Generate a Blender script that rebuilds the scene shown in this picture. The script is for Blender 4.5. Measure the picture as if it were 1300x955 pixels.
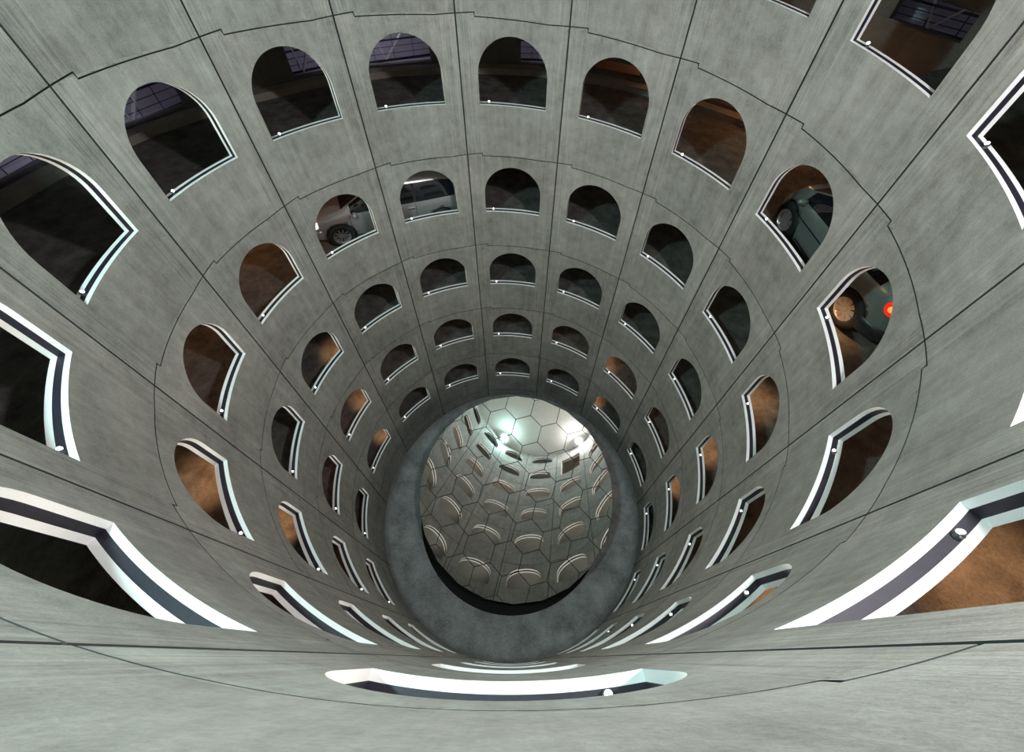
import bpy, bmesh, math, random
from math import sin, cos, pi, sqrt, atan2
from mathutils import Vector, Matrix

random.seed(4)
for o in list(bpy.data.objects): bpy.data.objects.remove(o)
C = bpy.context.scene.collection
SC = bpy.context.scene

# ------------------------------------------------------------------ measures
S = 4.6                    # inner radius of the well, metres
ZB = 3.6 * S               # height of the camera above the base of the well
N = 14                     # precast panels round the well
G0 = .00898                # turn of the first joint
H0 = .5403; DK = .57223    # height of joint ring 0 and storey pitch, in radii
PITCH = DK * S
WT = .0355 * S             # thickness of the well wall
RI = S + WT
RO = 1.9 * S               # outer wall of the ramp
CEIL = ZB + .33 * S

# ------------------------------------------------------------------ camera
yaw, pitch, roll = .01714, -.90977, .01095
F = Vector((sin(yaw) * cos(pitch), cos(yaw) * cos(pitch), sin(pitch)))
r_ = Vector((cos(yaw), -sin(yaw), 0)); u_ = r_.cross(F)
R2 = r_ * cos(roll) + u_ * sin(roll); U2 = -r_ * sin(roll) + u_ * cos(roll)
cd = bpy.data.cameras.new('camera'); cam = bpy.data.objects.new('camera', cd); C.objects.link(cam)
cam.matrix_world = Matrix((( R2.x, U2.x, -F.x, 0), (R2.y, U2.y, -F.y, -.98114 * S), (R2.z, U2.z, -F.z, ZB), (0, 0, 0, 1)))
cd.sensor_fit = 'HORIZONTAL'; cd.sensor_width = 36; cd.lens = 533.25 / 1300 * 36
cd.shift_x = (650 - 655) / 1300; cd.shift_y = (422.48 - 477.5) / 1300
cd.clip_start = .01; cd.clip_end = 200
SC.camera = cam

# ------------------------------------------------------------------ world, light levels, exposure
w = bpy.data.worlds.new('world'); SC.world = w; w.use_nodes = True
w.node_tree.nodes['Background'].inputs[0].default_value = (.5, .55, .6, 1)
w.node_tree.nodes['Background'].inputs[1].default_value = .02
SC.view_settings.view_transform = 'Standard'; SC.view_settings.look = 'None'
SC.view_settings.gamma = 1; SC.view_settings.use_curve_mapping = False
SC.view_settings.exposure = 0
FLOOD = 1050               # radiance of the two floodlights under the ceiling
FLOOD_L = (.64, 1, .98); FLOOD_R = (1, .955, .97)
RAMP_W = 32               # watts of an amber ramp lamp
SPOT_W = 34                # watts of a sill spotlight
SPOT_E = 7               # radiance of a sill spotlight lens

# ------------------------------------------------------------------ helpers
def zk(k, g): return ZB - S * (H0 + DK * k + DK / N * (g - .5))
def ang(g): return (g - .5) * 2 * pi / N + G0
def cyl(r, g, z): a = ang(g); return Vector((r * sin(a), r * cos(a), z))
def link(name, me, parent=None):
    o = bpy.data.objects.new(name, me); C.objects.link(o)
    if parent: o.parent = parent
    return o
def obj(name, bm, mats, parent=None, smooth=False):
    me = bpy.data.meshes.new(name); bm.normal_update(); bm.to_mesh(me); bm.free()
    for m in (mats if isinstance(mats, (list, tuple)) else [mats]): me.materials.append(m)
    if smooth:
        for p in me.polygons: p.use_smooth = True
    return link(name, me, parent)
def tag(o, label=None, cat=None, group=None, kind=None):
    if label: o['label'] = label
    if cat: o['category'] = cat
    if group: o['group'] = group
    if kind: o['kind'] = kind
    return o
def empty(name, loc=(0, 0, 0), label=None, cat=None, group=None):
    o = bpy.data.objects.new(name, None); C.objects.link(o); o.location = loc; o.empty_display_size = .1
    return tag(o, label, cat, group)
def copy_tree(o, parent=None):
    c = o.copy(); C.objects.link(c)
    if parent: c.parent = parent
    for ch in [x for x in C.objects if x.parent == o]: copy_tree(ch, c)
    return c
def add_box(bm, cx, cy, cz, sx, sy, sz, M=None, mi=0):
    vs = [Vector((cx + a * sx / 2, cy + b * sy / 2, cz + c * sz / 2)) for a in (-1, 1) for b in (-1, 1) for c in (-1, 1)]
    if M: vs = [M @ v for v in vs]
    v = [bm.verts.new(p) for p in vs]
    for f in ((0, 1, 3, 2), (4, 6, 7, 5), (0, 4, 5, 1), (2, 3, 7, 6), (0, 2, 6, 4), (1, 5, 7, 3)):
        bm.faces.new([v[i] for i in f]).material_index = mi
def add_bar(bm, a, b, wd, hg=None):
    a = Vector(a); b = Vector(b); d = b - a; L = d.length
    q = d.to_track_quat('X', 'Z').to_matrix().to_4x4(); q.translation = (a + b) / 2
    add_box(bm, 0, 0, 0, L, wd, hg or wd, q)
def add_lathe(bm, prof, n=32, M=None, mi=0, cap=True):
    rings = []
    for (r, z) in prof:
        ring = []
        for i in range(n):
            p = Vector((r * cos(2 * pi * i / n), r * sin(2 * pi * i / n), z)); ring.append(bm.verts.new(M @ p if M else p))
        rings.append(ring)
    for a, b in zip(rings, rings[1:]):
        for i in range(n):
            bm.faces.new((a[i], a[(i + 1) % n], b[(i + 1) % n], b[i])).material_index = mi
    if cap:
        bm.faces.new(rings[0][::-1]).material_index = mi; bm.faces.new(rings[-1]).material_index = mi

# ------------------------------------------------------------------ materials
def mat(name, col, rough=.6, metal=0., emis=None, es=0, coat=0):
    m = bpy.data.materials.new(name); m.use_nodes = True; b = m.node_tree.nodes['Principled BSDF']
    b.inputs['Base Color'].default_value = (*col, 1); b.inputs['Roughness'].default_value = rough; b.inputs['Metallic'].default_value = metal
    b.inputs['Coat Weight'].default_value = coat
    if emis: b.inputs['Emission Color'].default_value = (*emis, 1); b.inputs['Emission Strength'].default_value = es
    return m
class NT:
    def __init__(s, m): s.t = m.node_tree; s.b = s.t.nodes['Principled BSDF']
    def n(s, ty, **kw):
        x = s.t.nodes.new(ty)
        for k, v in kw.items():
            if k.startswith('_'): setattr(x, k[1:], v)
            else: x.inputs[int(k[1:]) if k[1:].isdigit() else k].default_value = v
        return x
    def l(s, a, b): s.t.links.new(a, b)
    def math(s, op, a, b=None, c=None):
        x = s.t.nodes.new('ShaderNodeMath'); x.operation = op
        for i, v in enumerate((a, b, c)):
            if v is None: continue
            if isinstance(v, (int, float)): x.inputs[i].default_value = v
            else: s.l(v, x.inputs[i])
        return x.outputs[0]
    def noise(s, vec, scale, detail=3, rough=.55):
        x = s.t.nodes.new('ShaderNodeTexNoise'); x.inputs['Scale'].default_value = scale; x.inputs['Detail'].default_value = detail
        x.inputs['Roughness'].default_value = rough; s.l(vec, x.inputs['Vector']); return x.outputs['Fac']
    def ramp(s, f, pts):
        x = s.t.nodes.new('ShaderNodeValToRGB'); s.l(f, x.inputs[0]); e = x.color_ramp.elements
        while len(e) < len(pts): e.new(.5)
        for i, (p, c) in enumerate(pts): e[i].position = p; e[i].color = (*c, 1) if len(c) == 3 else c
        return x.outputs[0]
    def xyz(s, x, y, z):
        c = s.t.nodes.new('ShaderNodeCombineXYZ')
        for i, v in enumerate((x, y, z)):
            if isinstance(v, (int, float)): c.inputs[i].default_value = v
            else: s.l(v, c.inputs[i])
        return c.outputs[0]

def wall_concrete(name, base):
    """precast concrete in cylinder coordinates: mottling, long vertical streaks, board marks by the joints"""
    m = mat(name, base, .85); t = NT(m)
    geo = t.n('ShaderNodeNewGeometry'); sp = t.n('ShaderNodeSeparateXYZ'); t.l(geo.outputs['Position'], sp.inputs[0])
    X, Y, Z = sp.outputs
    a = t.math('ARCTAN2', X, Y)
    g = t.math('ADD', t.math('MULTIPLY', t.math('SUBTRACT', a, G0), N / (2 * pi)), .5)
    g = t.math('SUBTRACT', g, t.math('MULTIPLY', t.math('GREATER_THAN', g, 7), N))
    u = t.math('FRACT', g)                                   # 0..1 across a panel
    arc = t.math('MULTIPLY', g, S * 2 * pi / N)
    pid = t.math('FLOOR', g)
    hh = t.math('ADD', t.math('DIVIDE', t.math('SUBTRACT', ZB - S * H0, Z), PITCH), t.math('MULTIPLY', t.math('SUBTRACT', g, .5), -1 / N))
    kid = t.math('FLOOR', hh)
    off = t.math('ADD', t.math('MULTIPLY', pid, 3.17), t.math('MULTIPLY', kid, 7.31))
    big = t.noise(t.xyz(t.math('ADD', arc, off), Z, off), .9, 4, .6)
    mid = t.noise(t.xyz(arc, Z, off), 5, 5, .65)
    fine = t.noise(t.xyz(arc, Z, off), 55, 3, .6)
    st1 = t.noise(t.xyz(t.math('MULTIPLY', arc, 9), t.math('MULTIPLY', Z, .35), off), 1, 4, .7)
    st2 = t.noise(t.xyz(t.math('MULTIPLY', arc, 42), t.math('MULTIPLY', Z, .5), off), 1, 3, .75)
    tilt = t.noise(t.xyz(t.math('ADD', t.math('MULTIPLY', arc, 14), t.math('MULTIPLY', Z, 6)), t.math('SUBTRACT', t.math('MULTIPLY', Z, .8), t.math('MULTIPLY', arc, .4)), off), 1, 4, .7)
    pier = t.math('SUBTRACT', t.math('ABSOLUTE', t.math('SUBTRACT', u, .5)), .33)          # > 0 on the piers
    pm = t.n('ShaderNodeMapRange'); t.l(pier, pm.inputs[0]); pm.inputs[1].default_value = -.02; pm.inputs[2].default_value = .03
    pm = pm.outputs[0]
    v = t.math('ADD', t.math('MULTIPLY', t.math('SUBTRACT', big, .5), .75), t.math('MULTIPLY', t.math('SUBTRACT', mid, .5), .62))
    v = t.math('ADD', v, t.math('MULTIPLY', t.math('SUBTRACT', fine, .5), .42))
    v = t.math('ADD', v, t.math('MULTIPLY', t.math('SUBTRACT', st1, .5), .55))
    v = t.math('ADD', v, t.math('MULTIPLY', t.math('SUBTRACT', tilt, .5), .22))
    v = t.math('ADD', v, t.math('MULTIPLY', t.math('MULTIPLY', t.math('SUBTRACT', st2, .48), pm), .9))
    jit = t.n('ShaderNodeTexWhiteNoise'); t.l(t.xyz(pid, kid, 0.), jit.inputs['Vector'])
    v = t.math('ADD', v, t.math('MULTIPLY', t.math('SUBTRACT', jit.outputs['Value'], .5), .12))
    # damp dirt specks just under each ring joint
    fr = t.math('FRACT', hh)
    dm = t.n('ShaderNodeMapRange'); t.l(fr, dm.inputs[0]); dm.inputs[1].default_value = .0; dm.inputs[2].default_value = .13; dm.inputs[3].default_value = 1; dm.inputs[4].default_value = 0
    sp2 = t.noise(t.xyz(t.math('MULTIPLY', arc, 1.6), Z, off), 9, 4, .7)
    dirt = t.math('MULTIPLY', t.math('MULTIPLY', t.math('GREATER_THAN', sp2, .6), dm.outputs[0]), t.math('SUBTRACT', sp2, .55))
    v = t.math('SUBTRACT', v, t.math('MULTIPLY', dirt, 2.2))
    mulv = t.math('MAXIMUM', t.math('ADD', t.math('MULTIPLY', v, 1.35), 1.), .25)
    col = t.n('ShaderNodeMix', _data_type='RGBA'); t.l(t.noise(t.xyz(arc, Z, off), .6, 2), col.inputs[0])
    col.inputs[6].default_value = (base[0] * .95, base[1] * 1.01, base[2] * .99, 1); col.inputs[7].default_value = (base[0] * 1.06, base[1] * .99, base[2] * .96, 1)
    sc = t.n('ShaderNodeVectorMath', _operation='SCALE'); t.l(col.outputs[2], sc.inputs[0]); t.l(mulv, sc.inputs['Scale'])
    t.l(sc.outputs[0], t.b.inputs['Base Color'])
    bp = t.n('ShaderNodeBump'); bp.inputs['Strength'].default_value = .35; bp.inputs['Distance'].default_value = .01
    t.l(t.math('ADD', v, t.math('MULTIPLY', fine, .5)), bp.inputs['Height']); t.l(bp.outputs[0], t.b.inputs['Normal'])
    return m
def rough_mat(name, c1, c2, scale, bump=.4, rough=.85, dist=.01):
    m = mat(name, c1, rough); t = NT(m); tc = t.n('ShaderNodeNewGeometry').outputs['Position']
    a = t.noise(tc, scale, 6, .65); b = t.noise(tc, scale * 14, 3, .6)
    f = t.math('ADD', t.math('MULTIPLY', a, .7), t.math('MULTIPLY', b, .3))
    t.l(t.ramp(f, [(.34, c1), (.66, c2)]), t.b.inputs['Base Color'])
    bp = t.n('ShaderNodeBump'); bp.inputs['Strength'].default_value = bump; bp.inputs['Distance'].default_value = dist
    t.l(f, bp.inputs['Height']); t.l(bp.outputs[0], t.b.inputs['Normal'])
    return m
M = {}
M['wall'] = wall_concrete('well_concrete', (.280, .272, .257))
M['joint'] = mat('joint_dark', (.03, .033, .033), .9)  # dark lining of the grooves between panels
M['soffit'] = rough_mat('soffit_concrete', (.36, .36, .345), (.46, .46, .44), 1.3, .3)
M['base'] = rough_mat('base_concrete', (.15, .153, .157), (.48, .485, .49), 1.3, .6)
M['ramp'] = rough_mat('ramp_asphalt', (.05, .046, .043), (.20, .19, .175), 3.5, 1, .8, .035)
M['outer'] = rough_mat('outer_concrete', (.10, .10, .095), (.18, .175, .165), 1.2, .4)
M['kerb'] = rough_mat('kerb_concrete', (.24, .22, .19), (.34, .31, .27), 3, .3)
M['ceil'] = rough_mat('ceiling_render', (.42, .42, .40), (.52, .52, .50), .7, .2)
M['white'] = rough_mat('white_stripe', (.90, .90, .90), (.95, .95, .95), 4, .25, .55)
M['black'] = rough_mat('dark_stripe', (.012, .011, .020), (.026, .023, .036), 3, .2, .5)
M['rim_shade'] = mat('rim_shade_black', (.02, .02, .02), .8)  # near-black colour standing in for the shadow at the mirror's rim
M['dark'] = mat('dark_rubber', (.012, .012, .013), .7)
M['steel'] = mat('grey_metal', (.32, .33, .34), .35, .9)
M['mirror'] = mat('mirror_steel', (.95, .97, .95), .018, 1)
M['backing'] = mat('mirror_joint', (.015, .017, .017), .6)
M['lens'] = mat('spot_lens', (.9, .9, .9), .3, 0, (1, .97, .9), SPOT_E)
M['flood_teal'] = mat('flood_teal', (.9, .9, .9), .3, 0, FLOOD_L, FLOOD)
M['flood_white'] = mat('flood_white', (.9, .9, .9), .3, 0, FLOOD_R, FLOOD)
M['amber'] = mat('amber_lens', (.9, .6, .3), .4, 0, (1, .5, .2), 3)
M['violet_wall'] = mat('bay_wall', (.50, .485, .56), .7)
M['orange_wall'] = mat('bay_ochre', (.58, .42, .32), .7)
M['lattice'] = mat('lattice_metal', (.05, .05, .07), .5, .6)
M['brace'] = mat('brace_paint', (.8, .8, .82), .4)

# ------------------------------------------------------------------ openings: outline in panel coordinates
UL, UR, SILL, SPR, APEX = .168, .832, .588, .372, .112
def ringtop(u):            # drop of the joint line below the joint's own level, in storeys
    for (a, ya), (b, yb) in zip(RT, RT[1:]):
        if a <= u <= b: return ya + (yb - ya) * (u - a) / (b - a)
    return RT[-1][1]
RT = [(0, 0), (.1615, 0), (.1635, .0245), (.814, .0714), (1, .0714)]
def arch_outline(rect_top=None):
    """sill left->right, right jamb, arch right->left, left jamb: 64 points (u, k)"""
    P = []
    sl = lambda u: u / N
    for i in range(20): u = UL + (UR - UL) * i / 20; P.append((u, SILL + sl(u)))
    spr = SPR if rect_top is None else rect_top
    for i in range(8): P.append((UR, SILL + sl(UR) + (spr - SILL) * i / 8))
    hw = (UR - UL) / 2
    for i in range(28):
        a = pi * i / 28
        if rect_top is None: u = .5 + hw * cos(a); P.append((u, SPR - (SPR - APEX) * sin(a) + sl(u)))
        else: u = UR - (UR - UL) * i / 28; P.append((u, rect_top + sl(u)))
    for i in range(8): P.append((UL, spr + sl(UL) + (SILL - spr) * i / 8))
    return P
TOPU = [1 - .186 * i / 4 for i in range(4)] + [.814 - (.814 - .1635) * i / 18 for i in range(18)] + [.1635] + [.1615] + [.1615 * (1 - i / 4) for i in range(1, 5)]
def cell_outline(ktop_fn, kbot_fn, iu, ik):
    P = []
    for i in range(20):
        u = i / 20
        P.append((u, kbot_fn(u) - ik))
    P[0] = (iu, P[0][1])
    for i in range(8): P.append((1 - iu, kbot_fn(1) - ik + (ktop_fn(1) - kbot_fn(1) + 2 * ik) * i / 8))
    for u in TOPU[:28]: P.append((min(max(u, iu), 1 - iu), ktop_fn(u) + ik))
    for i in range(8): P.append((iu, ktop_fn(0) + ik + (kbot_fn(0) - ktop_fn(0) - 2 * ik) * i / 8))
    return P
BOTU = None
def panel(bm, j, k, hole=True, ztop=None, zbot=None, rect_top=None, outline=None):
    """one precast panel j..j+1 under joint ring k, with grooves round it; returns the hole outline"""
    kt = lambda u: k + ringtop(u)
    kb = lambda u: k + 1 + ringtop(u)
    if ztop is not None: kt = lambda u: (ZB - S * H0 - ztop) / PITCH - (j - .5) / N
    if zbot is not None: kb = lambda u: (ZB - S * H0 - zbot) / PITCH - (j - .5) / N
    P = lambda u, kk, r: bm.verts.new(cyl(r, 0, 0).xyz * 0 + cylp(r, j + u, ZB - S * H0 - PITCH * kk - PITCH / N * (j - .5)))
    iu, ik = .0064, .0032
    outer = cell_outline(kt, kb, iu, ik); edge = cell_outline(kt, kb, 0, 0)
    if hole: inner = [(u, k + q) for u, q in arch_outline(rect_top)]
    loops = []
    if hole:
        for tt in (0, .12, .3, .55, .8, 1):
            loops.append([P(a[0] + (b[0] - a[0]) * tt, a[1] + (b[1] - a[1]) * tt, S) for a, b in zip(inner, outer)])
    else:
        # solid panel: a simple grid column by column
        us = sorted(set([iu] + [i / 20 for i in range(1, 20)] + [.1615, .1635, .814] + [1 - iu]))
        prev = None
        for u in us:
            a, b = kt(u) + ik, kb(u) - ik
            col = [P(u, a + (b - a) * i / 6, S) for i in range(7)]
            if prev:
                for i in range(6): bm.faces.new((prev[i], prev[i + 1], col[i + 1], col[i]))
            prev = col
        us2 = [0] + us[1:-1] + [1]
        # groove bottoms
        for side, ins, e in ((0, ik, kt), (1, -ik, kb)):
            pr = None
            for u in us:
                a = P(u, e(u) + ins, S); b = P(u, e(u) + ins, S + .035); c = P(u, e(u), S + .035)
                if pr: bm.faces.new((pr[0], a, b, pr[1])).material_index = 1; bm.faces.new((pr[1], b, c, pr[2])).material_index = 1
                pr = (a, b, c)
        for uu, ue in ((iu, 0), (1 - iu, 1)):
            pr = None
            for i in range(7):
                a0, b0 = kt(uu), kb(uu); kk = a0 + (b0 - a0) * i / 6
                a = P(uu, kk, S); b = P(uu, kk, S + .035); c = P(ue, kk, S + .035)
                if pr: bm.faces.new((pr[0], a, b, pr[1])).material_index = 1; bm.faces.new((pr[1], b, c, pr[2])).material_index = 1
                pr = (a, b, c)
        pr = None
        for u in [0] + us + [1]:
            a, b = P(u, kt(u), RI), P(u, kb(u), RI)
            if pr: bm.faces.new((pr[0], a, b, pr[1]))
            pr = (a, b)
        return None
    loops.append([P(u, q, S + .035) for u, q in outer])
    loops.append([P(u, q, S + .035) for u, q in edge])
    n = len(outer)
    for li, (A, B) in enumerate(zip(loops, loops[1:])):
        for i in range(n):
            bm.faces.new((A[i], A[(i + 1) % n], B[(i + 1) % n], B[i])).material_index = 1 if li >= 5 else 0
    # back face of the wall, towards the ramp
    A = [P(u, q, RI) for u, q in inner]; B = [P(u, q, RI) for u, q in edge]
    for i in range(n): bm.faces.new((A[i], B[i], B[(i + 1) % n], A[(i + 1) % n]))
    return inner
def cylp(r, g, z): a = ang(g); return Vector((r * sin(a), r * cos(a), z))

# bottom-edge sampling must follow the jogged joint too
def _cell(ktop_fn, kbot_fn, iu, ik):
    STP = .1625; sg = 1 if ik >= 0 else -1; js = iu * .8
    BU = [0, .04, .08, .12, .1615, .1635] + [.1635 + (.814 - .1635) * i / 11 for i in range(1, 11)] + [.814, .86, .91, .955]
    fx_ = lambda u, q: STP + q * js if abs(u - STP) < .0012 else min(max(u, iu), 1 - iu)
    P = [(fx_(u, 1), kbot_fn(u) - ik) for u in BU]
    for i in range(8): P.append((1 - iu, kbot_fn(1) - ik + (ktop_fn(1) - kbot_fn(1) + 2 * ik) * i / 8))
    TU = [1, .955, .91, .86] + [.814 - (.814 - .1635) * i / 18 for i in range(18)] + [.1635, .1615, .13, .10, .07, .035]
    for u in TU: P.append((fx_(u, -1), ktop_fn(u) + ik))
    for i in range(8): P.append((iu, ktop_fn(0) + ik + (kbot_fn(0) - ktop_fn(0) - 2 * ik) * i / 8))
    return P
cell_outline = _cell

COLW = {-7: 'in the nearest column', -6: 'six columns left of the middle', -5: 'five columns left of the middle', -4: 'four columns left of the middle',
        -3: 'three columns left of the middle', -2: 'two columns left of the middle', -1: 'one column left of the middle', 0: 'in the middle column',
        1: 'one column right of the middle', 2: 'two columns right of the middle', 3: 'three columns right of the middle', 4: 'four columns right of the middle',
        5: 'five columns right of the middle', 6: 'six columns right of the middle'}
ORD = ['highest', 'second highest', 'third highest', 'fourth highest', 'fifth highest', 'sixth highest']
def rank(j, k):
    top = -1 if j >= 2 else 0
    return ORD[k - top] if k >= top else None

sides = {'wall_left': range(-6, -3), 'wall_back': range(-3, 3), 'wall_right': range(3, 6), 'wall_front': [-7, 6]}
BASE_Z = 0.0
WALL_BOT = .42
nwin = 0
RECT = .372 - .33
for name, js in sides.items():
    bm = bmesh.new()
    for j in js:
        for k in range(-1, 6):
            zt = zk(k, j); zb = zk(k + 1, j + 1)
            if zt <= WALL_BOT + .1: continue
            bot = WALL_BOT if zb < WALL_BOT + .25 else None
            hole = k <= 4 and zk(k + SILL, j + .5) > WALL_BOT + .3
            rt = None; top = None
            if j == 6 and k == -1: rt = -.34; top = CEIL
            outl = panel(bm, j, k, hole, zbot=bot, rect_top=rt, ztop=top)
            if hole:
                nwin += 1
                wb = bmesh.new(); loops = []
                for r in (S + .0005, S + WT * .31, S + WT * .69, RI + .002):
                    loops.append([wb.verts.new(cylp(r, j + u, ZB - S * H0 - PITCH * q - PITCH / N * (j - .5))) for u, q in outl])
                for li, (A, B) in enumerate(zip(loops, loops[1:])):
                    for i in range(64):
                        f = wb.faces.new((A[i], B[i], B[(i + 1) % 64], A[(i + 1) % 64])); f.material_index = 1 if li == 1 else 0
                wo = obj('window_%d' % nwin, wb, [M['white'], M['black']])
                rk = rank(j, k)
                lab = 'arched opening with white and dark striped reveal, ' + (rk + ' ' if rk else 'just under the ceiling ') + COLW[j]
                tag(wo, lab, 'window opening', 'striped arched openings of the well', 'structure')
            if bot is not None: break
        # plain filler up to the ceiling
        if j != 6:
            panel(bm, j, -2, False, ztop=CEIL if zk(-2, j) > CEIL - .05 else CEIL)
    o = obj(name, bm, [M['wall'], M['joint']])
    tag(o, 'curved grey precast concrete wall of the well, ' + {'wall_left': 'left side', 'wall_back': 'far side above the mirror', 'wall_right': 'right side', 'wall_front': 'near side below the camera'}[name], 'wall', None, 'structure')

# ------------------------------------------------------------------ base of the well
bm = bmesh.new()
prof = [(RI, WALL_BOT), (S, WALL_BOT)]
for i in range(13):
    a = pi / 2 * i / 12
    prof.append((S - .36 * (1 - cos(a)) , WALL_BOT - .42 * sin(a)) if False else (S - .36 + .36 * cos(a) , WALL_BOT - .40 * sin(a)))
prof += [(S - .7, .0), (.742 * S, -.01), (.736 * S, -.03)]
add_lathe(bm, prof, 112, None, 0, False)
add_lathe(bm, [(.736 * S, -.03), (.734 * S, -.5), (.05, -.5)], 112, None, 1, False)  # added sunken floor, coloured black as shade round the mirror edge
o = obj('floor', bm, [M['base'], M['rim_shade']], None, True)
tag(o, 'dark stained concrete ring at the bottom of the well round the mirror', 'floor', None, 'structure')

# ------------------------------------------------------------------ ceiling
bm = bmesh.new()
v = [bm.verts.new((x, y, z)) for z in (CEIL, CEIL + .3) for x, y in ((-14, -14), (14, -14), (14, 14), (-14, 14))]
for f in ((0, 1, 2, 3), (7, 6, 5, 4), (0, 4, 5, 1), (1, 5, 6, 2), (2, 6, 7, 3), (3, 7, 4, 0)): bm.faces.new([v[i] for i in f])
tag(obj('ceiling', bm, M['ceil']), 'flat pale grey ceiling over the well, seen in the mirror', 'ceiling', None, 'structure')

# ------------------------------------------------------------------ ramp slab (helicoid) and kerb
def hz(x): return ZB - S * (H0 + DK * x) + PITCH / N * .5     # height at turn coordinate x = k + g/N
FL, TH = .90, .085
def helix_strip(bm, x0, x1, prof, per=.5):
    """prof: list of (radius, drop) closed outline swept down the helix; x in storeys (one storey a turn)"""
    n = int((x1 - x0) * N / per); prev = None
    for i in range(n + 1):
        x = x0 + (x1 - x0) * i / n; g = x * N
        ring = [bm.verts.new(cylp(r, g, hz(x) - PITCH * FL - d)) for r, d in prof]
        if prev:
            m = len(prof)
            for q in range(m): bm.faces.new((prev[q], prev[(q + 1) % m], ring[(q + 1) % m], ring[q])).material_index = 1 if m > 8 and q >= m // 2 - 1 else 0
        else: bm.faces.new(ring)
        prev = ring
    bm.faces.new(prev[::-1])
bm = bmesh.new()
rs = [RI + .003 + (RO + .3 - RI) * i / 6 for i in range(7)]
helix_strip(bm, -.78, 5.4, [(r, 0) for r in rs] + [(r, TH * PITCH) for r in rs[::-1]])
tag(obj('floor_ramp', bm, [M['ramp'], M['soffit']]), 'dark asphalt ramp winding down behind the openings', 'ramp', None, 'structure')
bm = bmesh.new()
helix_strip(bm, -.78, 4.6, [(RO - .32, .01), (RO - .32, -.16), (RO - .01, -.16), (RO - .01, .01)])
tag(obj('trim_kerb', bm, M['kerb']), 'pale concrete kerb along the outer edge of the ramp', 'kerb', None, 'structure')

# ------------------------------------------------------------------ outer wall with its openings
LAT = [(-2.62, -2.25), (-1.98, -1.62), (-.99, -.72), (-.52, -.08), (.55, .92)]      # violet-lit bays
ORA = [(1.06, 1.40), (1.47, 1.80), (1.93, 2.16)]                                    # amber-lit slots
TRO = [(2.62, 2.95)]
def holes(k):
    if k == 0: return [(a, b, .56, .83) for a, b in LAT] + [(a, b, .70, .815) for a, b in ORA]
    if k == -1: return [(a, b, .72, .89) for a, b in TRO]
    return []
bm = bmesh.new()
for k in range(-1, 5):
    hs = holes(k)
    gb = sorted(set([-7 + i * .25 for i in range(57)] + [q for h in hs for q in h[:2]]))
    kb = sorted(set([-.12 if k > -1 else -.6, .0, FL + .02] + [q for h in hs for q in h[2:4]]))
    if k == -1: kb = [-.75] + kb
    for a, b in zip(gb, gb[1:]):
        for c, d in zip(kb, kb[1:]):
            if any(h[0] <= (a + b) / 2 <= h[1] and h[2] <= (c + d) / 2 <= h[3] for h in hs): continue
            zz = lambda kk, g: min(zk(k + kk, g), CEIL + .05)
            p = [(a, c), (b, c), (b, d), (a, d)]
            bm.faces.new([bm.verts.new(cylp(RO, g, zz(q, g))) for g, q in p])
    for h in hs:
        c = [(h[0], h[2]), (h[1], h[2]), (h[1], h[3]), (h[0], h[3])]
        for (g1, k1), (g2, k2) in zip(c, c[1:] + c[:1]):
            bm.faces.new([bm.verts.new(cylp(r, g, zk(k + q, g))) for r, g, q in ((RO, g1, k1), (RO, g2, k2), (RO + .25, g2, k2), (RO + .25, g1, k1))])
tag(obj('wall_outer', bm, M['outer']), 'dark concrete outer wall of the ramp seen through the openings', 'wall', None, 'structure')

# bays behind the outer wall: back wall and side walls
def bay(name, g0, g1, k0, k1, kbase, mt, lab, depth=1.5):
    bm = bmesh.new(); n = 8
    R_ = RO + .25; Q = RO + depth
    for i in range(n):
        a = g0 + (g1 - g0) * i / n; b = g0 + (g1 - g0) * (i + 1) / n
        z = lambda g, kk: min(zk(kbase + kk, g), CEIL + .02)
        bm.faces.new([bm.verts.new(p) for p in (cylp(Q, a, z(a, k0)), cylp(Q, b, z(b, k0)), cylp(Q, b, z(b, k1)), cylp(Q, a, z(a, k1)))])
        bm.faces.new([bm.verts.new(p) for p in (cylp(R_, a, z(a, k1)), cylp(R_, b, z(b, k1)), cylp(Q, b, z(b, k1)), cylp(Q, a, z(a, k1)))])
        bm.faces.new([bm.verts.new(p) for p in (cylp(R_, a, z(a, k0)), cylp(R_, b, z(b, k0)), cylp(Q, b, z(b, k0)), cylp(Q, a, z(a, k0)))])
    for a in (g0, g1): bm.faces.new([bm.verts.new(p) for p in (cylp(R_, a, z(a, k0)), cylp(Q, a, z(a, k0)), cylp(Q, a, z(a, k1)), cylp(R_, a, z(a, k1)))])
    return tag(obj(name, bm, mt), lab, 'wall', None, 'structure')
bay('wall_bay_left', -2.8, -1.4, .2, .98, 0, M['violet_wall'], 'pale violet-lit wall beyond the openings at upper left')
bay('wall_bay_middle', -1.15, 1.0, .2, .98, 0, M['violet_wall'], 'pale violet-lit wall beyond the openings at the top middle')
bay('wall_bay_amber', 1.02, 2.3, .6, .98, 0, M['orange_wall'], 'amber-lit wall beyond the slots at upper right', .9)
bay('wall_bay_corner', 2.4, 3.3, .3, .98, -1, M['violet_wall'], 'violet-lit wall beyond the opening in the top right corner')

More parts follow.
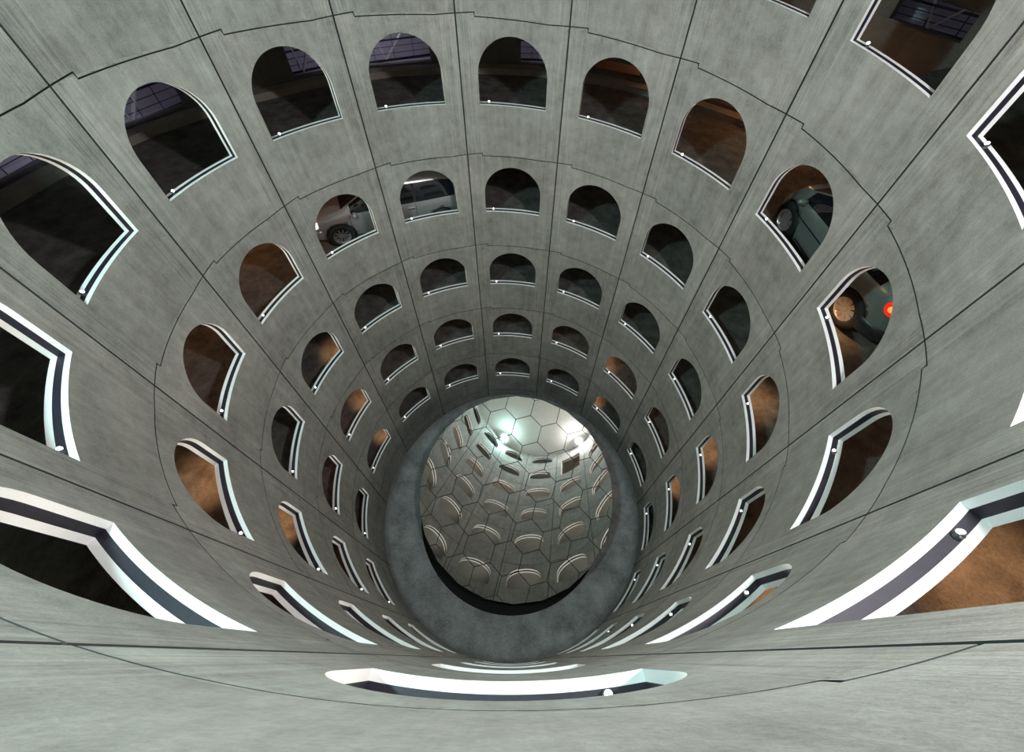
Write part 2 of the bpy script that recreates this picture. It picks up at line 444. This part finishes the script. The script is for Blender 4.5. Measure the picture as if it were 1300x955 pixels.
def plight(name, loc, col, e, size=.1, parent=None):
    l = bpy.data.lights.new(name, 'POINT'); l.energy = e; l.color = col; l.shadow_soft_size = size
    o = bpy.data.objects.new(name, l); C.objects.link(o); o.location = loc
    if parent: o.parent = parent
    return o
def tube_lamp(g, k, col, e, lab, grp, r=RO + .36, dz=.35):
    p = cylp(r, g, zk(k, g))
    a = ang(g)
    t = empty('tube_lamp', p, lab, 'lamp', grp); t.rotation_euler = (0, 0, -a)
    b = bmesh.new(); add_box(b, 0, 0, .05, 1.1, .12, .05); obj('housing', b, M['steel'], t)
    b = bmesh.new(); add_lathe(b, [(.018, -.5), (.02, -.49), (.02, .49), (.018, .5)], 10, Matrix.Rotation(pi / 2, 4, 'Y')); obj('tube', b, mat('tube_glow', (.9, .9, .9), .4, 0, col, e), t)
tube_lamp(-2.1, .26, (.88, .84, 1), 70, 'violet tube lamp beyond the openings at upper left', 'violet tube lamps beyond the ramp')
tube_lamp(-.45, .26, (.88, .84, 1), 70, 'violet tube lamp beyond the lattice left of the top middle', 'violet tube lamps beyond the ramp')
tube_lamp(.6, .26, (.88, .84, 1), 20, 'violet tube lamp beyond the opening right of the top middle', 'violet tube lamps beyond the ramp')
tube_lamp(2.85, -.66, (.88, .84, 1), 8, 'violet tube lamp beyond the opening in the top right corner', 'violet tube lamps beyond the ramp')
tube_lamp(1.7, .66, (1, .56, .30), 40, 'amber tube lamp beyond the slots at upper right', None, RO + .5)

# steel lattice gates in the violet bays
def lattice(g0, g1, k0, k1, kb, lab, brace):
    r = RO + .66
    t = empty('lattice_gate', cylp(r, (g0 + g1) / 2, zk(kb + k1, (g0 + g1) / 2)), lab, 'gate', 'steel lattice gates beyond the ramp')
    o0 = t.location.copy()
    P = lambda g, kk: cylp(r, g, zk(kb + kk, (g0 + g1) / 2)) - o0
    b = bmesh.new(); n = max(3, int((g1 - g0) * 9.5))
    for i in range(n + 1): g = g0 + (g1 - g0) * i / n; add_bar(b, P(g, k0), P(g, k1), .012)
    for i in range(7): q = k0 + (k1 - k0) * i / 6; add_bar(b, P(g0, q), P(g1, q), .012)
    obj('mesh_grid', b, M['lattice'], t)
    b = bmesh.new()
    for a_, b_ in (((g0, k0), (g1, k0)), ((g0, k1), (g1, k1)), ((g0, k0), (g0, k1)), ((g1, k0), (g1, k1))): add_bar(b, P(*a_), P(*b_), .05)
    q = (k0 + k1) / 2; add_bar(b, P(g0, q), P(g1, q), .035)
    obj('frame', b, M['lattice'], t)
    if brace:
        b = bmesh.new(); add_bar(b, P(g0 + (g1 - g0) * .38, k1), P(g0 + (g1 - g0) * .78, k0), .13, .03); add_bar(b, P(g0 + (g1 - g0) * .38, k1), P(g0 + (g1 - g0) * .25, k0), .10, .03)
        obj('diagonal_brace', b, M['brace'], t)
lattice(-.56, -.05, .50, .86, 0, 'steel lattice gate with pale diagonal braces, behind the arch left of the top middle', True)
lattice(-1.02, -.68, .50, .86, 0, 'narrow lattice gate behind the second arch left of the top middle', True)
lattice(-2.02, -1.58, .50, .9, 0, 'lattice gate behind the third arch left of the top middle', True)
lattice(-2.66, -2.2, .50, .9, 0, 'lattice gate behind the far left arch of the upper row', False)
lattice(2.58, 3.0, .66, .93, -1, 'made-up lattice gate standing in for a dark car, top right corner opening', True)  # gate added in place of a dark car behind this opening
lattice(.52, .95, .50, .86, 0, 'lattice gate behind the top middle arch', True)

# ------------------------------------------------------------------ tilted mirror
nrm = Vector((-.075, -.38, 1)).normalized(); ex = Vector((1, 0, .075)).normalized(); ey = nrm.cross(ex)
MC = Vector((.022 * S, .01 * S, ZB - 3.25 * S)); MR = .735 * S
mroot = empty('tilted_mirror', (MC.x, MC.y, 0), 'large tilted round mirror of hexagonal panes filling the bottom of the well', 'mirror')
TM = Matrix(((ex.x, ey.x, nrm.x, 0), (ex.y, ey.y, nrm.y, 0), (ex.z, ey.z, nrm.z, MC.z), (0, 0, 0, 1)))
NP = 22
poly = [(MR * cos(2 * pi * i / NP - 1.62), MR * sin(2 * pi * i / NP - 1.62)) for i in range(NP)]
def clip(P, Q):
    out = P
    for (ax, ay), (bx, by) in zip(Q, Q[1:] + Q[:1]):
        ins = lambda p: (bx - ax) * (p[1] - ay) - (by - ay) * (p[0] - ax) >= 0
        new = []
        for i in range(len(out)):
            a, b = out[i], out[(i + 1) % len(out)]
            if ins(a) != ins(b):
                d1 = (bx - ax) * (a[1] - ay) - (by - ay) * (a[0] - ax); d2 = (bx - ax) * (b[1] - ay) - (by - ay) * (b[0] - ax)
                t_ = d1 / (d1 - d2); X = (a[0] + (b[0] - a[0]) * t_, a[1] + (b[1] - a[1]) * t_)
                if ins(a): new += [a, X]
                else: new += [X]
            elif ins(a): new.append(a)
        # keep a only when inside
        out = new
        if len(out) < 3: return []
    return out
bm = bmesh.new()
va = Vector((.044, -.2055)) * S; dd = va.length; a0 = atan2(va.y, va.x)
vb = Vector((cos(a0 + pi / 3), sin(a0 + pi / 3))) * dd
c0 = Vector((.194, .047)) * S
rnd = random.Random(7)
for i in range(-9, 10):
    for j in range(-9, 10):
        c = c0 + va * i + vb * j
        if c.length > MR + dd: continue
        hexa = [(c.x + dd / sqrt(3) * cos(a0 + pi / 6 + q * pi / 3), c.y + dd / sqrt(3) * sin(a0 + pi / 6 + q * pi / 3)) for q in range(6)]
        pc = clip(hexa, poly)
        if len(pc) < 3: continue
        cx = sum(p[0] for p in pc) / len(pc); cy = sum(p[1] for p in pc) / len(pc)
        tx, ty = rnd.uniform(-1, 1) * .0016, rnd.uniform(-1, 1) * .0016
        vs = []
        for x, y in pc:
            L = sqrt((x - cx) ** 2 + (y - cy) ** 2)
            if L < .02: continue
            f = 1 - .013 / L; x = cx + (x - cx) * f; y = cy + (y - cy) * f
            vs.append(bm.verts.new(TM @ Vector((x, y, .012 + tx * (x - cx) + ty * (y - cy)))))
        if len(vs) >= 3: bm.faces.new(vs)
obj('mirror_face', bm, M['mirror'], mroot)
bm = bmesh.new()
top = [bm.verts.new(TM @ Vector((x, y, .004))) for x, y in poly]; bo = [bm.verts.new(TM @ Vector((x, y, -.07))) for x, y in poly]
bm.faces.new(top); bm.faces.new(bo[::-1])
for i in range(NP): bm.faces.new((top[i], bo[i], bo[(i + 1) % NP], top[(i + 1) % NP]))
obj('rim', bm, M['backing'], mroot)
bm = bmesh.new(); add_lathe(bm, [(1.5, -.495), (1.5, .12), (.5, .2), (.35, MC.z - .12)], 40); obj('pedestal', bm, M['steel'], mroot)

# ------------------------------------------------------------------ the two floodlights under the ceiling
def flood(x, y, col_m, lab):
    p = Vector((x * S, y * S, ZB + .285 * S))
    t = empty('floodlight', p, lab, 'floodlight', 'floodlights under the ceiling')
    aim = (Vector((0, .25 * S, ZB - 1.3 * S)) - p).normalized()
    Q = aim.to_track_quat('Z', 'Y').to_matrix().to_4x4()
    b = bmesh.new(); add_lathe(b, [(.10, -.16), (.14, -.14), (.20, .0), (.215, .085), (.20, .085), (.185, .005)], 28, Q); obj('housing', b, M['steel'], t)
    b = bmesh.new(); add_lathe(b, [(.18, .022), (.165, .07), (.12, .12), (.06, .148), (.01, .155)], 28, Q); obj('lens', b, col_m, t)
    b = bmesh.new(); add_bar(b, Q @ Vector((.0, 0, -.1)), (0, 0, CEIL - p.z + .005), .04); add_box(b, 0, 0, CEIL - p.z - .01, .16, .16, .03); obj('bracket', b, M['steel'], t)
flood(-.62, -.70, M['flood_teal'], 'teal-white floodlight under the ceiling at left, glaring in the mirror')
flood(.56, -.76, M['flood_white'], 'white floodlight under the ceiling at right, glaring in the mirror')

# ------------------------------------------------------------------ small spotlights on the striped sills
def make_spot():
    t = empty('sill_spotlight', (0, 0, 0))
    b = bmesh.new(); add_lathe(b, [(.034, 0), (.034, .008), (.012, .010), (.012, .03)], 16); obj('base', b, M['steel'], t)
    Q = Matrix.Translation((0, 0, .045)) @ Matrix.Rotation(-.75, 4, 'X')
    b = bmesh.new(); add_lathe(b, [(.020, -.022), (.027, -.018), (.030, .022), (.033, .024), (.033, .028), (.028, .028), (.028, .022)], 20, Q); obj('head', b, M['steel'], t)
    b = bmesh.new(); add_lathe(b, [(.027, .022), (.024, .029), (.010, .034)], 20, Q); obj('lens', b, M['lens'], t)
    l = bpy.data.lights.new('spot_beam', 'SPOT'); l.energy = SPOT_W; l.color = (1, .93, .78); l.spot_size = 2.2; l.spot_blend = .7; l.shadow_soft_size = .025
    o = bpy.data.objects.new('spot_beam', l); C.objects.link(o); o.parent = t; o.location = Q @ Vector((0, 0, .04)); o.rotation_euler = (pi - .1, -.7, 0)
    return t
proto = make_spot(); first = True
for j in range(-7, 7):
    for k in range(-1, 5):
        rk = rank(j, k)
        if rk is None: continue
        if zk(k + SILL, j + .5) < WALL_BOT + .3: continue
        u = .262
        t = proto if first else copy_tree(proto); first = False
        g = j + u
        t.location = cylp(S + WT * .5, g, ZB - S * H0 - PITCH * (k + SILL + u / N) - PITCH / N * (j - .5) + .0)
        t.rotation_euler = (0, 0, -ang(g) + pi)
        t.scale = (.72,) * 3
        tag(t, 'small lit spotlight on the %s arch sill, %s' % (rk, COLW[j]), 'spotlight', 'spotlights on the striped sills')

# ------------------------------------------------------------------ amber lamps along the ramp's outer wall
def make_bulkhead():
    t = empty('bulkhead_lamp', (0, 0, 0))
    b = bmesh.new(); add_lathe(b, [(.14, 0), (.14, .04), (.12, .05)], 24, Matrix.Rotation(pi / 2, 4, 'X')); obj('housing', b, M['steel'], t)
    b = bmesh.new(); add_lathe(b, [(.11, .05), (.10, .09), (.05, .12), (.01, .125)], 24, Matrix.Rotation(pi / 2, 4, 'X')); obj('lens', b, M['amber'], t)
    plight('lamp_light', (0, -.25, 0), (1, .43, .16), RAMP_W, .08, t)
    return t
bp_ = None
AMB = [(2.4, 0), (5.1, 0), (6.4, -1), (-3.2, 1), (-5.7, 1), (5.2, 1), (-1.9, 1), (5.6, 2), (-2.6, 3), (2.3, 3)]
INN = [(6, -1), (4, 0), (-4, 1), (4, 1), (6, 0), (-2, 2), (-4, 2), (4, 2), (-2, 3), (2, 3), (4, 3), (-2, 4), (2, 4), (-6, 1)]
for g, k in AMB:
    t = bp_ and copy_tree(bp_) or make_bulkhead()
    if bp_ is None: bp_ = t
    t.location = cylp(RO - .03, g, zk(k + .32, g)); t.rotation_euler = (0, 0, -ang(g))
    tag(t, 'outer amber lamp behind the %s arch, %s' % (rank(math.floor(g), k), COLW[math.floor(g)]), 'wall lamp', 'amber lamps along the ramp')
INNER_W = 90              # watts of an amber lamp low on the back of a pier
for q, (g, k) in enumerate(INN):
    t = copy_tree(bp_); t.scale = (.6,) * 3
    for ch in [x for x in C.objects if x.parent == t and x.type == 'LIGHT']:
        if q == 0: lowl = bpy.data.lights.new('low_beam', 'SPOT'); lowl.energy = INNER_W; lowl.color = (1, .52, .24); lowl.spot_size = 1.15; lowl.spot_blend = .9; lowl.shadow_soft_size = .06
        n_ = bpy.data.objects.new('low_beam', lowl); C.objects.link(n_); n_.parent = t; n_.location = (0, -.2, 0); n_.rotation_euler = (-.30, 0, 0); bpy.data.objects.remove(ch)
    t.location = cylp(RI + .02, g, zk(k + .50, g)); t.rotation_euler = (0, 0, -ang(g) + pi)
    tag(t, 'amber lamp behind the pier beside the %s arch, %s' % (rank(g, k), COLW[g]), 'wall lamp', 'amber lamps along the ramp')

# ------------------------------------------------------------------ cars
def interp(tab, x):
    if x <= tab[0][0]: return tab[0][1]
    for (a, ya), (b, yb) in zip(tab, tab[1:]):
        if x <= b:
            t_ = (x - a) / (b - a); return ya + (yb - ya) * t_
    return tab[-1][1]
def smooth_tab(tab, n=3):
    return tab
class CarShape:
    def __init__(s, L, H, W, wb, kind):
        s.L, s.H, s.W, s.wb = L, H, W, wb; h = L / 2
        if kind == 'hatch':
            s.top = [(-h, .80), (-h + .05, 1.06), (-h + .14, 1.18), (-h + .55, H - .10), (-h + .9, H - .02), (-.2, H), (.35, H - .03), (.62, H - .12), (1.12, 1.03), (1.35, .97), (h - .35, .84), (h - .12, .70), (h, .50)]
        else:
            s.top = [(-h, .52), (-h + .05, .90), (-h + .12, 1.02), (-h + .45, H - .08), (-h + .8, H - .01), (-.2, H), (.35, H - .03), (.65, H - .12), (1.22, 1.0), (1.45, .95), (h - .35, .82), (h - .12, .68), (h, .48)]
        s.belt = [(-h, .50), (-h + .05, .84), (-h + .14, .95), (0, .91), (1.1, .875), (h - .35, .78), (h - .12, .64), (h, .46)]
        if kind == 'hatch': s.belt[:4] = [(-h, .74), (-h + .05, 1.00), (-h + .14, 1.07), (-h + .6, 1.0), (0, .92)]
        s.wid = [(-h, .70), (-h + .08, .84), (-h + .3, .95), (-.8, 1), (.8, 1), (h - .6, .96), (h - .25, .87), (h - .06, .70), (h, .58)]
        s.bot = [(-h, .34), (-h + .15, .24), (-.8, .19), (.9, .19), (h - .2, .22), (h, .32)]
        s.xs = sorted(set([-h, -h + .02, -h + .05, -h + .09, -h + .14, -h + .2] + [-h + .28 + i * .1 for i in range(int((L - .5) / .1) + 1)] + [h - .16, h - .1, h - .05, h - .02, h]))
        s.nt = [0, .5, 1, 1.15, 1.4, 1.7, 2, 2.3, 2.6, 2.85, 3, 3.12, 3.3, 3.6, 3.85, 4, 4.12, 4.3, 4.6, 5]
    def pt(s, x, t, off=0):
        top = interp(s.top, x); belt = min(interp(s.belt, x), top - .01); bot = interp(s.bot, x); w = s.W / 2 * interp(s.wid, x)
        mid = bot + (belt - bot) * .52; gh = max(0, min(1, (top - belt - .06) / .35))
        wr = w * (.90 - .20 * gh)
        edge = top - .045 * gh - .02
        P = [(0, bot), (w * .90, bot), (w, mid), (w * .955, belt), (wr, edge), (0, top)]
        i = min(int(t), 4); f = t - i; a, b = P[i], P[i + 1]
        y = a[0] + (b[0] - a[0]) * f; z = a[1] + (b[1] - a[1]) * f
        if i == 1: y += .02 * sin(pi * f)
        if i == 2: y += .018 * sin(pi * f)
        if i == 3: y += .022 * sin(pi * f) * gh
        if i == 4: y = a[0] * cos(f * pi / 2) ** .9 if f < 1 else 0; z = a[1] + (b[1] - a[1]) * sin(f * pi / 2)
        return Vector((x, y, z))
    def patch(s, bm, xs, ts, side, off=.004, mi=0):
        rows = []
        for x in xs:
            row = []
            for t in ts:
                p = s.pt(x, t); e = 1e-3
                n = (s.pt(x + e, t) - s.pt(x - e, t)).cross(s.pt(x, min(t + e, 5)) - s.pt(x, t - e)); 
                n = n.normalized() if n.length > 0 else Vector((0, 1, 0))
                if n.dot(p - Vector((x, 0, .6))) < 0: n = -n
                p = p + n * off; row.append(bm.verts.new((p.x, p.y * side, p.z)))
            rows.append(row)
        for a, b in zip(rows, rows[1:]):
            for i in range(len(ts) - 1): bm.faces.new((a[i], b[i], b[i + 1], a[i + 1]) if side > 0 else (a[i], a[i + 1], b[i + 1], b[i])).material_index = mi
def lin(a, b, n): return [a + (b - a) * i / n for i in range(n + 1)]
def bake(o):
    dg = bpy.context.evaluated_depsgraph_get(); me = bpy.data.meshes.new_from_object(o.evaluated_get(dg))
    o.modifiers.clear(); o.data = me
def make_car(name, loc, rot, paint, L, H, W, wb, kind, lab, tail_on, head_on, trimless=False):
    cs = CarShape(L, H, W, wb, kind); h = L / 2
    root = empty(name, (0, 0, 0), lab, 'car')
    bm = bmesh.new(); rows = []
    for x in cs.xs:
        full = [cs.pt(x, t) for t in cs.nt]
        ring = [Vector((p.x, p.y, p.z)) for p in full] + [Vector((p.x, -p.y, p.z)) for p in full[-2:0:-1]]
        rows.append([bm.verts.new(p) for p in ring])
    n = len(rows[0])
    for a, b in zip(rows, rows[1:]):
        for i in range(n): bm.faces.new((a[i], b[i], b[(i + 1) % n], a[(i + 1) % n]))
    bm.faces.new(rows[0]); bm.faces.new(rows[-1][::-1])
    bmesh.ops.recalc_face_normals(bm, faces=bm.faces)
    body = obj('body', bm, paint, root, True)
    # wheel arches cut out of the body
    fx = wb / 2 + .03; rx = -wb / 2 + .03; wr = .335 if kind == 'hatch' else .32
    cut = bmesh.new()
    for wx in (fx, rx):
        for s_ in (-1, 1):
            Q = Matrix.Translation((wx, s_ * (W / 2 - .08), wr)) @ Matrix.Rotation(pi / 2, 4, 'X')
            add_lathe(cut, [(wr + .055, -.16), (wr + .055, .2)], 40, Q)
    bmesh.ops.recalc_face_normals(cut, faces=cut.faces)
    co = obj('cutter', cut, M['dark'])
    md = body.modifiers.new('b', 'BOOLEAN'); md.object = co; md.operation = 'DIFFERENCE'; md.solver = 'EXACT'
    bake(body); bpy.data.objects.remove(co)
    for p in body.data.polygons: p.use_smooth = True
    glass = M['glass']
    TS = lin(3.06, 3.94, 5)
    bm = None
    for s_ in (1, -1):
        if kind != 'hatch':
            for a, b in ((-.62, -.56), (.26, .32)):
                bm = bmesh.new(); cs.patch(bm, [a, b], TS, s_, .003); obj('pillar_trim', bm, M['dark'], root)
    splits = [(-h + .50, -.62), (-.56, .26), (.32, .98)] if kind != 'hatch' else [(-h + .52, -.28), (-.22, .98)]
    for s_ in (1, -1):
        for a, b in splits:
            bm = bmesh.new(); cs.patch(bm, lin(a, b, 8), TS, s_); obj('side_window', bm, glass, root, True)
    bm = bmesh.new()
    for s_ in (1, -1): cs.patch(bm, lin(.60, 1.10 if kind == 'hatch' else 1.18, 6), [4.1, 4.3, 4.5, 4.75, 5], s_)
    obj('windscreen', bm, glass, root, True)
    bm = bmesh.new()
    for s_ in (1, -1): cs.patch(bm, lin(-h + .17, -h + .50, 5), [4.12, 4.3, 4.5, 4.75, 5], s_)
    obj('rear_window', bm, glass, root, True)
    # seams, sill strip, handles
    bm = bmesh.new()
    for s_ in (1, -1):
        bm = bmesh.new()
        for x in ([.30, 1.02, -.60] if kind != 'hatch' else [-.25, 1.0]): cs.patch(bm, [x, x + .012], lin(1.22, 3.0, 8), s_, .003)
        cs.patch(bm, lin(-h + .95, h - 1.0, 12), [1.18, 1.30], s_, .006)
        if kind == 'hatch': cs.patch(bm, lin(-h + .95, 1.02, 12), [2.28, 2.36], s_, .004)
        obj('door_seams', bm, M['dark'], root)
    for s_ in (1, -1):
        for x in ([-.48, .42] if kind != 'hatch' else [-.12]):
            p = cs.pt(x, 2.72); bm = bmesh.new(); add_box(bm, x, s_ * (p.y + .015), p.z, .17, .03, .025); o = obj('door_handle', bm, M['chrome'], root)
    # lights
    tl = M['tail_lit'] if tail_on else M['tail']
    for s_ in (1, -1):
        bm = bmesh.new(); q = cs.pt(-h + .14, 2.62)
        bmesh.ops.create_uvsphere(bm, u_segments=24, v_segments=14, radius=1, matrix=Matrix.Translation((q.x, s_ * (q.y - .015), q.z)) @ Matrix.Rotation(s_ * .35, 4, 'Z') @ Matrix.Diagonal((.125, .055, .135, 1)))
        tlo = obj('tail_light', bm, tl, root, True)
        if tail_on:
            bm = bmesh.new(); bmesh.ops.create_uvsphere(bm, u_segments=16, v_segments=10, radius=1, matrix=Matrix.Translation((q.x + .01, s_ * (q.y + .022), q.z + .01)) @ Matrix.Diagonal((.055, .035, .06, 1)))
            obj('bulb', bm, M['bulb'], tlo, True)
        bm = bmesh.new(); cs.patch(bm, [h - .34, h - .25, h - .18, h - .12, h - .07, h - .03], lin(2.45, 2.97, 5), s_, .012); obj('headlight', bm, M['head_lit'] if head_on else M['head'], root, True)
    for nm, sg, m_ in (('rear_bumper', -1, M['bumper'] if kind == 'hatch' else paint), ('front_bumper', 1, paint)):
        bm = bmesh.new(); path = [(sg * (h - d), cs.pt(sg * (h - d), 1.5).y) for d in (.42, .3, .2, .1, .04, 0)]
        path += [(sg * (h + .02), path[-1][1] * .8), (sg * (h + .035), path[-1][1] * .4)]
        path = path + [(x, -y) for x, y in path[::-1]]; prev = None
        for x, y in path:
            q = Vector((x - sg * (h - .6), y, 0)).normalized(); ring = [bm.verts.new((x + q.x * o_, y + q.y * o_, z_)) for o_, z_ in ((-.03, .25), (.02, .27), (.035, .34), (.035, .46), (.02, .52), (-.03, .54))]
            if prev:
                for i_ in range(6): bm.faces.new((prev[i_], prev[(i_ + 1) % 6], ring[(i_ + 1) % 6], ring[i_]))
            else: bm.faces.new(ring)
            prev = ring
        bm.faces.new(prev[::-1]); bmesh.ops.recalc_face_normals(bm, faces=bm.faces); obj(nm, bm, m_, root, True)
    for s_ in (1, -1):                                    # door mirrors
        bm = bmesh.new(); p = cs.pt(.88, 3.0)
        bmesh.ops.create_uvsphere(bm, u_segments=16, v_segments=10, radius=1, matrix=Matrix.Translation((.90, s_ * (p.y + .11), p.z + .05)) @ Matrix.Diagonal((.06, .10, .065, 1)))
        add_bar(bm, (.90, s_ * (p.y - .02), p.z), (.90, s_ * (p.y + .06), p.z + .03), .035); obj('door_mirror', bm, paint, root, True)
    # wheels
    for wx in (fx, rx):
        for s_ in (1, -1):
            base = Matrix.Translation((wx, s_ * (W / 2 - .11), wr)) @ Matrix.Rotation(-s_ * pi / 2, 4, 'X')
            bm = bmesh.new(); add_lathe(bm, [(.19, -.09), (.29, -.095), (wr, -.06), (wr, .06), (.29, .095), (.205, .085), (.20, .05)], 40, base, 0, False)
            wh = obj('wheel', bm, M['tyre'], root, True)
            bm = bmesh.new(); add_lathe(bm, [(.206, .088), (.198, .070), (.18, .045), (.17, -.02)], 40, base, 0, False)
            add_lathe(bm, [(.05, .02), (.05, .062), (.03, .07)], 20, base)
            ns = 10 if kind != 'hatch' else 9
            for i in range(ns):
                a = 2 * pi * i / ns; d = Vector((cos(a), sin(a), 0)); q = Vector((-sin(a), cos(a), 0))
                if kind == 'hatch':       # hub cap vanes
                    w1, w2 = .020, .052
                else: w1, w2 = .014, .020
                vs = [base @ (d * .04 + q * w1 + Vector((0, 0, .062))), base @ (d * .04 - q * w1 + Vector((0, 0, .062))), base @ (d * .195 - q * w2 + Vector((0, 0, .068))), base @ (d * .195 + q * w2 + Vector((0, 0, .068)))]
                bk = [v_ - (base.to_3x3() @ Vector((0, 0, .02))) for v_ in vs]
                V = [bm.verts.new(v_) for v_ in vs + bk]
                for f in ((0, 1, 2, 3), (7, 6, 5, 4), (0, 4, 5, 1), (1, 5, 6, 2), (2, 6, 7, 3), (3, 7, 4, 0)): bm.faces.new([V[i_] for i_ in f])
            obj('rim', bm, M['rim'], wh)
            bm = bmesh.new(); add_lathe(bm, [(.185, -.03), (.185, -.02)], 24, base); obj('brake_disc', bm, M['dark'], wh)
    root.location = loc; root.rotation_euler = rot
    return root
M['glass'] = mat('car_glass', (.012, .014, .018), .04, 0, coat=.5)
M['chrome'] = mat('chrome', (.75, .75, .76), .15, 1)
M['tyre'] = mat('tyre', (.018, .018, .018), .75)
M['bulb'] = mat('tail_bulb', (.9, .4, .2), .4, 0, (1, .22, .03), 1.6)
M['rim'] = mat('alloy_rim', (.62, .62, .63), .3, .8)
M['bumper'] = mat('bumper_plastic', (.03, .032, .036), .4)
M['tail'] = mat('tail_glass', (.35, .01, .01), .15)
M['tail_lit'] = mat('tail_glass_lit', (.6, .03, .01), .2, 0, (1, .02, .008), .7)
M['head'] = mat('head_glass', (.75, .75, .76), .08, .6)
M['head_lit'] = mat('head_glass_lit', (.8, .8, .8), .1, 0, (1, .95, .9), 3)
silver = mat('silver_paint', (.52, .52, .53), .30, .55, coat=.8)
green = mat('grey_green_paint', (.30, .36, .35), .28, .45, coat=.8)
darkp = mat('dark_blue_paint', (.03, .03, .05), .2, .3, coat=1)
def place_car(gm, k, r, side_rot=0):
    """on the ramp at turn gm, facing uphill (towards smaller g)"""
    a = ang(gm); p = cylp(r, gm, zk(k + FL, gm))
    fwd = Vector((-cos(a), sin(a), 0))
    slope = PITCH / (2 * pi * r)
    f3 = (fwd + Vector((0, 0, slope))).normalized(); left = Vector((0, 0, 1)).cross(f3).normalized(); up = f3.cross(left)
    Mx = Matrix((( f3.x, left.x, up.x), (f3.y, left.y, up.y), (f3.z, left.z, up.z)))
    Mx = Matrix.Rotation(side_rot, 3, 'Z') @ Mx
    return p, Mx.to_euler()
def put(cx, cy, k, deg):
    a = math.radians(deg); r = sqrt(cx * cx + cy * cy); g = (atan2(cx, cy) - G0) * N / (2 * pi) + .5
    f3 = Vector((cos(a), sin(a), PITCH / (2 * pi * r))).normalized(); left = Vector((0, 0, 1)).cross(f3).normalized(); up = f3.cross(left)
    Mx = Matrix(((f3.x, left.x, up.x), (f3.y, left.y, up.y), (f3.z, left.z, up.z)))
    return Vector((cx, cy, zk(k + FL, g) + .008)), Mx.to_euler()
p, e = put(-3.32, 5.10, 1, -158.6); make_car('estate_car', p, e, silver, 4.25, 1.46, 1.76, 2.56, 'estate', 'silver car seen through two arches of the second row, left of the middle', False, True)
p, e = put(6.14, 1.11, 0, 94.9); make_car('hatchback_car', p, e, green, 3.34, 1.42, 1.62, 2.16, 'hatch', 'small grey-green hatchback with lit red tail light, behind two arches at right', True, False)
